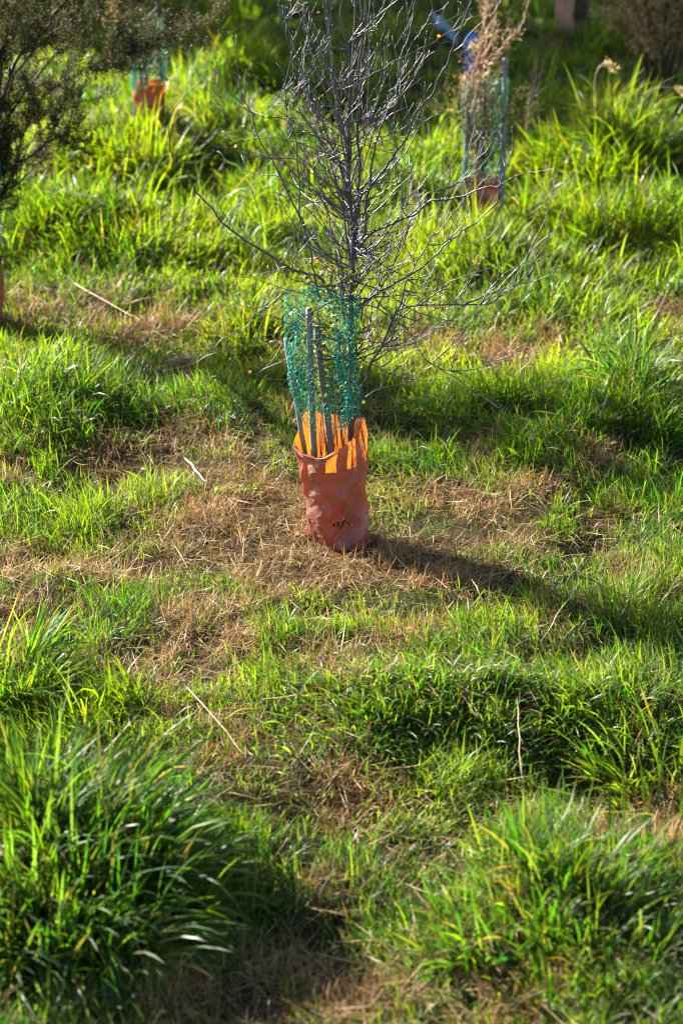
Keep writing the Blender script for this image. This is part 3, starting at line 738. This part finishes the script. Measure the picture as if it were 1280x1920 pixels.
# left dark fine-leaved shrub, stem just outside the left edge
LB = G(-22, 590); YL = LB[1]
def pl(pts, Y, ds=0):
    m = len(pts); return np.array([onplane(x, y, Y+ds*i_/(m-1)) for i_, (x, y) in enumerate(pts)])
dk = [(.035, .042, .012), (.022, .03, .012), (.06, .045, .02), (.07, .085, .03)]
limbsL = [(pl([(-22, 590), (-20, 450), (-14, 330), (-30, 180), (-40, 60), (-50, -40)], YL), .02, .006),
 (pl([(-16, 420), (20, 330), (60, 220), (110, 160), (200, 110), (260, 95), (330, 60), (398, 50)], YL, -.1), .0045, .001),
 (pl([(-10, 400), (40, 290), (100, 225), (150, 150), (240, 115), (300, 90)], YL, .25), .0045, .001),
 (pl([(-16, 360), (-10, 250), (30, 120), (80, 60), (120, 0), (140, -30)], YL, -.25), .009, .003),
 (pl([(-14, 300), (30, 200), (110, 90), (140, 20), (150, -10)], YL, .1), .007, .002),
 (pl([(-14, 340), (60, 290), (120, 250), (175, 240)], YL, -.2), .005, .0015),
 (pl([(-10, 380), (50, 330), (100, 285), (160, 255)], YL, .1), .005, .0015),
 (pl([(-20, 300), (0, 160), (10, 60), (30, -20)], YL, -.3), .008, .002),
 (pl([(-20, 330), (-60, 200), (-90, 80), (-120, 0)], YL, .1), .009, .003),
 (pl([(-20, 260), (40, 120), (100, 60), (180, 30), (240, -5)], YL, -.1), .006, .002),
 (pl([(-20, 350), (-90, 260), (-160, 180), (-220, 100)], YL, -.3), .009, .003),
 (pl([(-20, 400), (-70, 330), (-120, 250), (-160, 100)], YL, .3), .009, .003), (pl([(-20, 450), (-80, 400), (-150, 330), (-200, 260)], YL, -.1), .009, .003),
 (pl([(-20, 400), (-50, 300), (-70, 200), (-80, 60)], YL, -.2), .009, .003), (pl([(-20, 480), (-60, 420), (-90, 400), (-130, 380)], YL, .25), .007, .003)]
shrub('fine_leaved_shrub', LB, 'dark fine leaved wiry shrub reaching in from the left edge', 'shrub', limbsL, M_brownbark, dk, .0105, dens=400, tr=(.08, .30), tdens=29, up=.35, spread=.007, tipfrac=.06)
def simple_poly(r, n=6, sq=1.0): return [(r*cos(2*pi*k/n+.3), r*sq*sin(2*pi*k/n+.3)) for k in range(n)]
M_sl_dull = sleeve_mat('dull_red_plastic', (.16, .04, .025), (.24, .065, .045), (.34, .12, .08), (.5, .08, .01), .06)  # kept nearly opaque to put in the shade of the dense bush
def bg_sleeve(px, py, w_px, h_m, label, mat=M_sleeve, seed=0, dxm=0):
    c = G(px, py); s_ = F/(c[1]*ct+(CAM_H-c[2])*st); r = w_px/2/s_
    e = empty('tree_guard_sleeve', c, label, 'tree guard'); rimh = [h_m*(1+.06*math.sin(k*2.1+seed)) for k in range(6)]
    sleeve('sleeve_film', c, simple_poly(r), simple_poly(r*1.05), rimh, h_m, dxm, 0, mat, e, 60, 40, .003, None, seed)
    return c, r, s_
cL, rL, sL = bg_sleeve(-30, 605, 84, .42, 'terracotta plastic sleeve cut by the left edge under the fine leaved shrub', M_sl_dull, 4)
def bg_net(c, r, z0, z1, label, mat, seed=0, cell=.017, wire=.0013, fold=.12):
    zs = [c[2]+z0, c[2]+(z0+z1)/2, c[2]+z1]
    return netting('tree_netting', c, zs, [c[0]-r*1.05]*3, [c[0]+r*1.05, c[0]+r*1.1, c[0]+r], [r, r, r*.9], mat, label, nu=int(64*.018/cell), cell=cell, wire=wire, fold=fold, seed=seed)
bg_net(cL, rL*1.0, .36, .95, 'dark green netting cut by the left edge above the sleeve of the fine leaved shrub', M_net, 7)

# ---- back left plant in its orange sleeve
M_net2 = netmat('pale_green_net', (.10, .42, .30), .35)
M_sl_or = sleeve_mat('orange_plastic', (.20, .07, .04), (.28, .10, .05), (.40, .17, .09), (1.0, .26, .012), .30)
cB, rB, sB = bg_sleeve(282, 236, 60, .25, 'bright orange plastic sleeve at the back left among tall grass', M_sl_or, 8)
bg_net(cB, rB, .20, .62, 'pale green netting standing above the bright orange sleeve at the back left', M_net2, 9, .018, .0017)
stake(cB+np.array([rB*.85, -.02, -.05]), cB+np.array([rB*.75, 0, 1.05]), .010, 'thin dark stake on the right side of the back left orange sleeve', mat=M_brownbark)
stake(cB+np.array([-rB*.9, -.02, -.05]), cB+np.array([-rB*.8, 0, .68]), .012, 'pale stake on the left side of the back left orange sleeve')
YB = cB[1]
br = [(.20, .12, .06), (.13, .09, .05), (.26, .18, .09), (.08, .09, .03)]
limbsB = [(pl([(272, 225), (270, 160), (266, 100), (262, 50), (258, 0), (250, -80), (250, -200)], YB), .030, .014),
 (pl([(268, 130), (255, 70), (225, 20), (200, -40)], YB, -.1), .012, .004), (pl([(262, 60), (290, 20), (310, -30)], YB, .1), .01, .004),
 (pl([(262, 40), (220, 0), (180, -60)], YB, .1), .012, .004), (pl([(260, 20), (300, -20), (360, -60)], YB, -.1), .012, .004),
 (pl([(255, 60), (235, 40), (215, 40)], YB, -.15), .006, .003)]
shrub('brown_leaved_tree', cB, 'small dark stemmed tree with brownish leaves rising from the back left orange sleeve', 'tree', limbsB, M_brownbark, br, .018, dens=150, tr=(.08, .25), tdens=12, tipfrac=.45, spread=.02, stemname='trunk')

# ---- back right plant in its dull red sleeve
cR, rR, sR = bg_sleeve(902, 432, 78, .27, 'dull red plastic sleeve behind the right twigs of the bare shrub', M_sl_dull, 12)
bg_net(cR, rR*.95, .26, .80, 'green netting over the small leaved bush in the dull red sleeve', M_net2, 13, .028, .0014, .25)
stake(cR+np.array([rR*.92, -.05, -.05]), cR+np.array([rR*.85, -.03, .88]), .013, 'taller grey stake on the right of the dull red sleeve')
stake(cR+np.array([-rR*.9, -.05, -.05]), cR+np.array([-rR*.8, -.03, .76]), .013, 'shorter grey stake on the left of the dull red sleeve')
YR = cR[1]
olive = [(.07, .08, .02), (.12, .09, .05), (.05, .06, .02), (.16, .15, .05)]
limbsR = [(pl([(905, 420), (903, 340), (905, 250), (910, 180)], YR), .014, .006)]
for k in range(9):
    a = k*.7; limbsR.append((np.array([cR+np.array([0, 0, .30+.05*(k % 4)]), cR+np.array([.10*cos(a), .10*sin(a), .48+.05*(k % 3)]), cR+np.array([.23*cos(a), .2*sin(a), .60+.06*(k % 4)])]), .004, .0015))
shrub('small_leaved_bush', cR, 'dense small leaved wiry bush filling the netting in the dull red sleeve', 'shrub', limbsR, M_brownbark, olive, .012, dens=170, tr=(.06, .2), tdens=22, tipfrac=.1, spread=.012)
limbsV = []
for pts, ra in [([(890, 215), (893, 160), (900, 100), (905, 50), (915, 0), (922, -60)], .007), ([(885, 215), (900, 150), (915, 90), (925, 40), (935, -20)], .008),
                ([(895, 210), (905, 130), (912, 70), (900, 20), (898, -30)], .006), ([(905, 190), (925, 110), (950, 80), (975, 50), (990, 0), (1000, -40)], .006),
                ([(868, 250), (875, 190), (890, 130), (898, 80)], .005), ([(920, 120), (940, 100), (965, 60), (985, 30)], .005), ([(900, 90), (885, 85), (872, 98)], .004),
                ([(905, 130), (890, 120), (875, 140), (868, 165)], .004), ([(912, 100), (930, 60), (955, 55), (975, 62)], .004), ([(880, 230), (868, 180), (872, 140)], .004)]:
    limbsV.append((pl(pts, YR+.02, rng.normal(0, .12)), ra, .002))
shrub('tall_brown_shrub', cR+np.array([-.02, .03, 0]), 'tangled reddish brown stems rising tall above the back right netting', 'shrub', [(pl([(896, 420), (893, 320), (890, 215)], YR+.02), .012, .008)]+limbsV, M_redstem,
      [(.22, .13, .08), (.14, .09, .05), (.30, .26, .06)], .014, dens=48, tr=(.05, .16), tdens=20, tipfrac=.05, zig=.55, spread=.012)
pt = G(985, 300)
shrub('dry_weed', pt, 'thin reddish dry weed stalk right of the back right netting', 'weed', [(pl([(985, 300), (990, 200), (1002, 150), (1003, 110)], pt[1]), .005, .002), (pl([(992, 190), (1010, 160), (1018, 110)], pt[1]), .003, .0015), (pl([(994, 185), (1020, 165), (1040, 150)], pt[1]), .003, .0015)],
      M_redstem, [(.30, .17, .10)], .010, dens=60, tr=(.02, .08), tdens=9, spread=.005)
# ---- top right tree with pinkish sleeve and brown bush
cT = G(1072, 62); YT = cT[1]
limbsT = [(pl([(1086, 62), (1088, 20), (1084, -60), (1070, -200), (1060, -420)], YT+.03), .075, .05), (pl([(1084, -60), (1120, -150), (1150, -250)], YT, .2), .03, .012), (pl([(1080, -100), (1020, -180), (960, -250)], YT, -.2), .03, .012),
          (pl([(1066, -300), (1020, -380), (1000, -480)], YT, .3), .03, .01), (pl([(1070, -200), (1130, -330), (1180, -440)], YT, -.3), .03, .01)]
shrub('young_tree', cT, 'young brown trunked tree at the top right beside a pinkish guard', 'tree', limbsT, M_brownbark, [(.06, .10, .02), (.10, .09, .04)], .05, dens=70, tr=(.2, .6), tdens=7, tipfrac=.4, spread=.05, stemname='trunk')
M_pink = sleeve_mat('pinkish_plastic', (.40, .20, .14), (.55, .30, .21), (.62, .38, .28), (.8, .4, .2), .25)
bg_sleeve(1056, 75, 36, .42, 'pinkish faded sleeve against the trunk at the top right', M_pink, 21)
cK = G(1235, 215); YK = cK[1]
limbsK = []
for k in range(16):
    a = k*2.4; rr_ = .40+.22*rng.random(); zt_ = .55+1.0*rng.random()
    limbsK.append((np.array([cK+np.array([.03*cos(a), .03*sin(a), 0]), cK+np.array([.12*cos(a), .12*sin(a), .35]), cK+np.array([rr_*.6*cos(a), rr_*.6*sin(a), zt_*.75]), cK+np.array([rr_*cos(a), rr_*sin(a), zt_+.25])]), .012, .003))
shrub('brown_bush', cK, 'tan brown feathery dry bush at the top right edge', 'bush', limbsK, M_brownbark, [(.42, .29, .17), (.32, .22, .12), (.50, .38, .23), (.24, .19, .08)], .018, dens=220, tr=(.08, .3), tdens=17, tipfrac=.4, spread=.02)
# ---- blue things in the shade
M_blue = sleeve_mat('blue_plastic', (.02, .16, .48), (.03, .22, .60), (.08, .33, .72), (.1, .4, .9), .2)
bg_sleeve(883, 150, 29, .30, 'small blue plastic guard standing in the shade behind the tall brown stems', M_blue, 30)
M_pblue = sleeve_mat('pale_blue_plastic', (.22, .32, .44), (.34, .44, .54), (.50, .58, .66), (.4, .6, .9), .2)
pc = G(838, 85); e = empty('plastic_sheet', pc, 'crumpled pale blue plastic sheet lying in the shade near the top', 'plastic sheet')
nu_, nv_ = 40, 24; U_, V_ = np.meshgrid(np.linspace(-1, 1, nu_), np.linspace(-1, 1, nv_))
X_ = pc[0]-.02+U_*.07-V_*.02; Y_ = pc[1]+V_*.08; Zs = pc[2]+.08+.07*np.cos(V_*1.4)*(1-.2*U_)-U_*.05+(fbm(U_*3+9, V_*3+4, 3)-.5)*.10
id_ = np.arange(nu_*nv_).reshape(nv_, nu_); Q = np.stack([id_[:-1, :-1], id_[:-1, 1:], id_[1:, 1:], id_[1:, :-1]], -1).reshape(-1, 4)
so_ = mesh('sheet', np.stack([X_, Y_, Zs], -1).reshape(-1, 3), Q, None, M_pblue, None, e, True)
md = so_.modifiers.new('thick', 'SOLIDIFY'); md.thickness = .002
pp = G(850, 50); stake(pp-np.array([0, 0, .03]), pp+np.array([.06, 0, .75]), .014, 'dark slanting post behind the pale blue sheet', mat=M_brownbark)

# ---------------------------------------------------------------- single sticks, stalks and leaves on the ground
M_pale = pmat('pale_dry_stem', [(.3, (.42, .34, .24)), (.7, (.72, .66, .56))], 40, .6, .3, .2, 90)
M_tan = pmat('tan_dry_stem', [(.3, (.34, .22, .12)), (.7, (.58, .44, .28))], 40, .6, .3)
M_grey = pmat('grey_weathered_wood', [(.3, (.13, .12, .12)), (.7, (.32, .30, .29))], 12, .8, .2, .6, 60, (1, 8, 8))
def stick(name, cat, a, b, r, mat, label, z=(.02, .03), sag=0, n=7, flatten=False, group=None):
    A = G(*a)+np.array([0, 0, z[0]]); B = G(*b)+np.array([0, 0, z[1]]); t = np.linspace(0, 1, n)[:, None]; P = A*(1-t)+B*t
    P[:, 2] = np.maximum(P[:, 2], H(P[:, 0], P[:, 1])+.008); P[:, 2] += (np.sin(np.linspace(0, pi, n))*sag); P[1:-1] += rng.normal(0, .0025, (n-2, 3))
    bag = Bag(); tube(bag, P-A, np.linspace(r, r*.6, n), 6)
    o = bag.build(name, mat, None, True); o.location = A; return tag(o, label, cat, group)
stick('dry_stick', 'stick', (345, 880), (390, 922), .0042, M_pale, 'short whitish stick lying on the brown grass left of the sleeve', (.05, .035))
stick('dry_stick', 'stick', (600, 985), (583, 1003), .002, M_pale, 'tiny pale stick against the left foot of the terracotta sleeve', (.03, .02))
stick('dry_stalk', 'stalk', (335, 1358), (476, 1470), .0024, M_tan, 'long tan stalk leaning across the right side of the large corner tussock', (.16, .07))
stick('dry_stalk', 'stalk', (966, 1375), (978, 1500), .0020, M_tan, 'thin straight straw stalk hanging down the front of the low hummock', (.12, .06))
stick('dry_stalk', 'stalk', (1075, 1148), (1010, 1218), .0026, M_tan, 'slanting straw stalk below the sleeve shadow on the right', (.09, .02))
stick('dry_stalk', 'stalk', (310, 722), (555, 702), .0022, M_grey, 'long thin grey stalk lying level left of the netting', (.10, .13), .02, 12)
stick('dry_stalk', 'stalk', (130, 545), (275, 620), .0030, M_tan, 'long tan stalk on the straw patch at the left', (.05, .03), 0, 10)
stick('dry_leaf', 'leaf', (133, 423), (206, 431), .005, M_pale, 'bleached curled leaf on the low yellowish tussock at the left', (.16, .13), .02)
stick('dry_stalk', 'stalk', (1040, 650), (1108, 545), .003, M_tan, 'brown stalk leaning behind the right straw patch', (.02, .12))
stick('dry_stalk', 'stalk', (985, 1085), (1005, 1130), .002, M_pale, 'short bleached stalk beside the dead tuft on the right', (.03, .1))
stick('yellow_leaf', 'leaf', (424, 1425), (488, 1404), .0035, pmat('yellow_leaf', [(.3, (.45, .33, .02)), (.7, (.6, .48, .04))], 30, .5, .3), 'single yellow blade arching beside the corner tussock', (.13, .12), .02)
stick('fallen_board', 'board', (38, 535), (102, 556), .018, M_grey, 'grey weathered piece of wood lying beside the left edge sleeve', (.02, .02))
# seed heads by the tall back tussock
for (a, tip, lab) in [((1180, 250), (1265, 165), 'arching grass seed head at the right edge in front of the brown bush'), ((1120, 250), (1133, 118), 'tall pale seed head standing in front of the dark shade')]:
    A = G(*a); B = onplane(*tip, A[1]); e = empty('seed_head', A, lab, 'seed head')
    mid = (A+B)/2+np.array([-.04, 0, .10]); P = bez([A, mid, B, B+np.array([.06, 0, -.04])], 22)
    bag = Bag(); tube(bag, P, .0022, 4); bag.build('stalk', M_tan, e)
    q = P[-7:].repeat(14, 0)+rng.normal(0, .007, (98, 3)); V, Qd, c3 = leafset(q, .02, np.tile([[.5, .4, .3]], (98, 1)), asp=.35); bg_ = Bag(); bg_.add(V, Qd, None, c3); bg_.build('spikelets', M_leaf, e, False)
# single long blades that stand out
# ---------------------------------------------------------------- trees outside the frame: they shade the top and the left
def big_tree(x, y, h, r, label, nl=7, leaf=.09, dens=110):
    b = np.array([x, y, float(H(x, y))]); L_ = [(np.array([b, b+[.05, 0, h*.35], b+[0, .05, h*.7], b+[.1, 0, h]]), .09, .03)]
    for k in range(nl):
        a = k*2.4+rng.random(); z = h*(.22+.6*k/nl)
        L_.append((np.array([b+[0, 0, z], b+[r*.5*cos(a), r*.5*sin(a), z+.12*h], b+[r*cos(a), r*sin(a), z+.2*h]]), .03, .008))
    return shrub('tree', b, label, 'tree', L_, M_brownbark, [(.04, .08, .02), (.06, .10, .025)], leaf, dens=dens, tr=(.25, .7), tdens=6, tipfrac=.2, spread=.06, stemname='trunk')
sunv = SUN_AZ
def shade_tree(px, py, hgt, dist, r, label, **k):
    """a tree of height hgt whose mid-crown shadow lands on the ground seen at px,py"""
    g_ = flat(px, py); big_tree(g_[0]+sunv[0]*dist, g_[1]+sunv[1]*dist, hgt, r, label, **k)
for px, py, h, d, r, lab in [(470, 30, 4.2, 4.5, 1.2, 'top left'), (600, -60, 4.6, 4.6, 1.4, 'far row, top, left of the middle'), (850, -60, 4.6, 4.6, 1.4, 'far row, top, right of the middle'), (1120, -50, 4.8, 4.8, 1.4, 'far row, top, towards the right'), (650, 65, 4.3, 4.6, 1.2, 'top, left of the middle'), (820, 85, 4.2, 4.5, 1.2, 'top, in the middle'),
                        (980, 110, 4.4, 4.7, 1.2, 'top, right of the middle'), (1130, 110, 4.6, 5.0, 1.2, 'top, towards the right'), (1280, 70, 4.8, 5.2, 1.2, 'top right corner'), (240, -30, 4.4, 4.6, 1.2, 'far top left corner')]:
    shade_tree(px+20, py+80+(px > 900)*20, h, d, r, 'dense evergreen tree beyond the field, behind its '+lab)

# unseen low shrub added outside the left edge to dapple the left foreground with shade
def shade_shrub(px, py, h, r, label):
    b = G(px, py); L_ = []
    for k in range(9):
        a = k*2.4; L_.append((np.array([b, b+[r*.4*cos(a), r*.4*sin(a), h*.5], b+[r*cos(a), r*sin(a), h*(.75+.25*rng.random())]]), .009, .003))
    shrub('fine_leaved_shrub', b, label, 'shrub', L_, M_brownbark, dk, .016, dens=170, tr=(.08, .3), tdens=16, tipfrac=.25, spread=.01)
shade_shrub(-260, 1350, .75, .30, 'unseen low wiry shrub added outside the left edge to cast shade, behind the largest corner tussock')
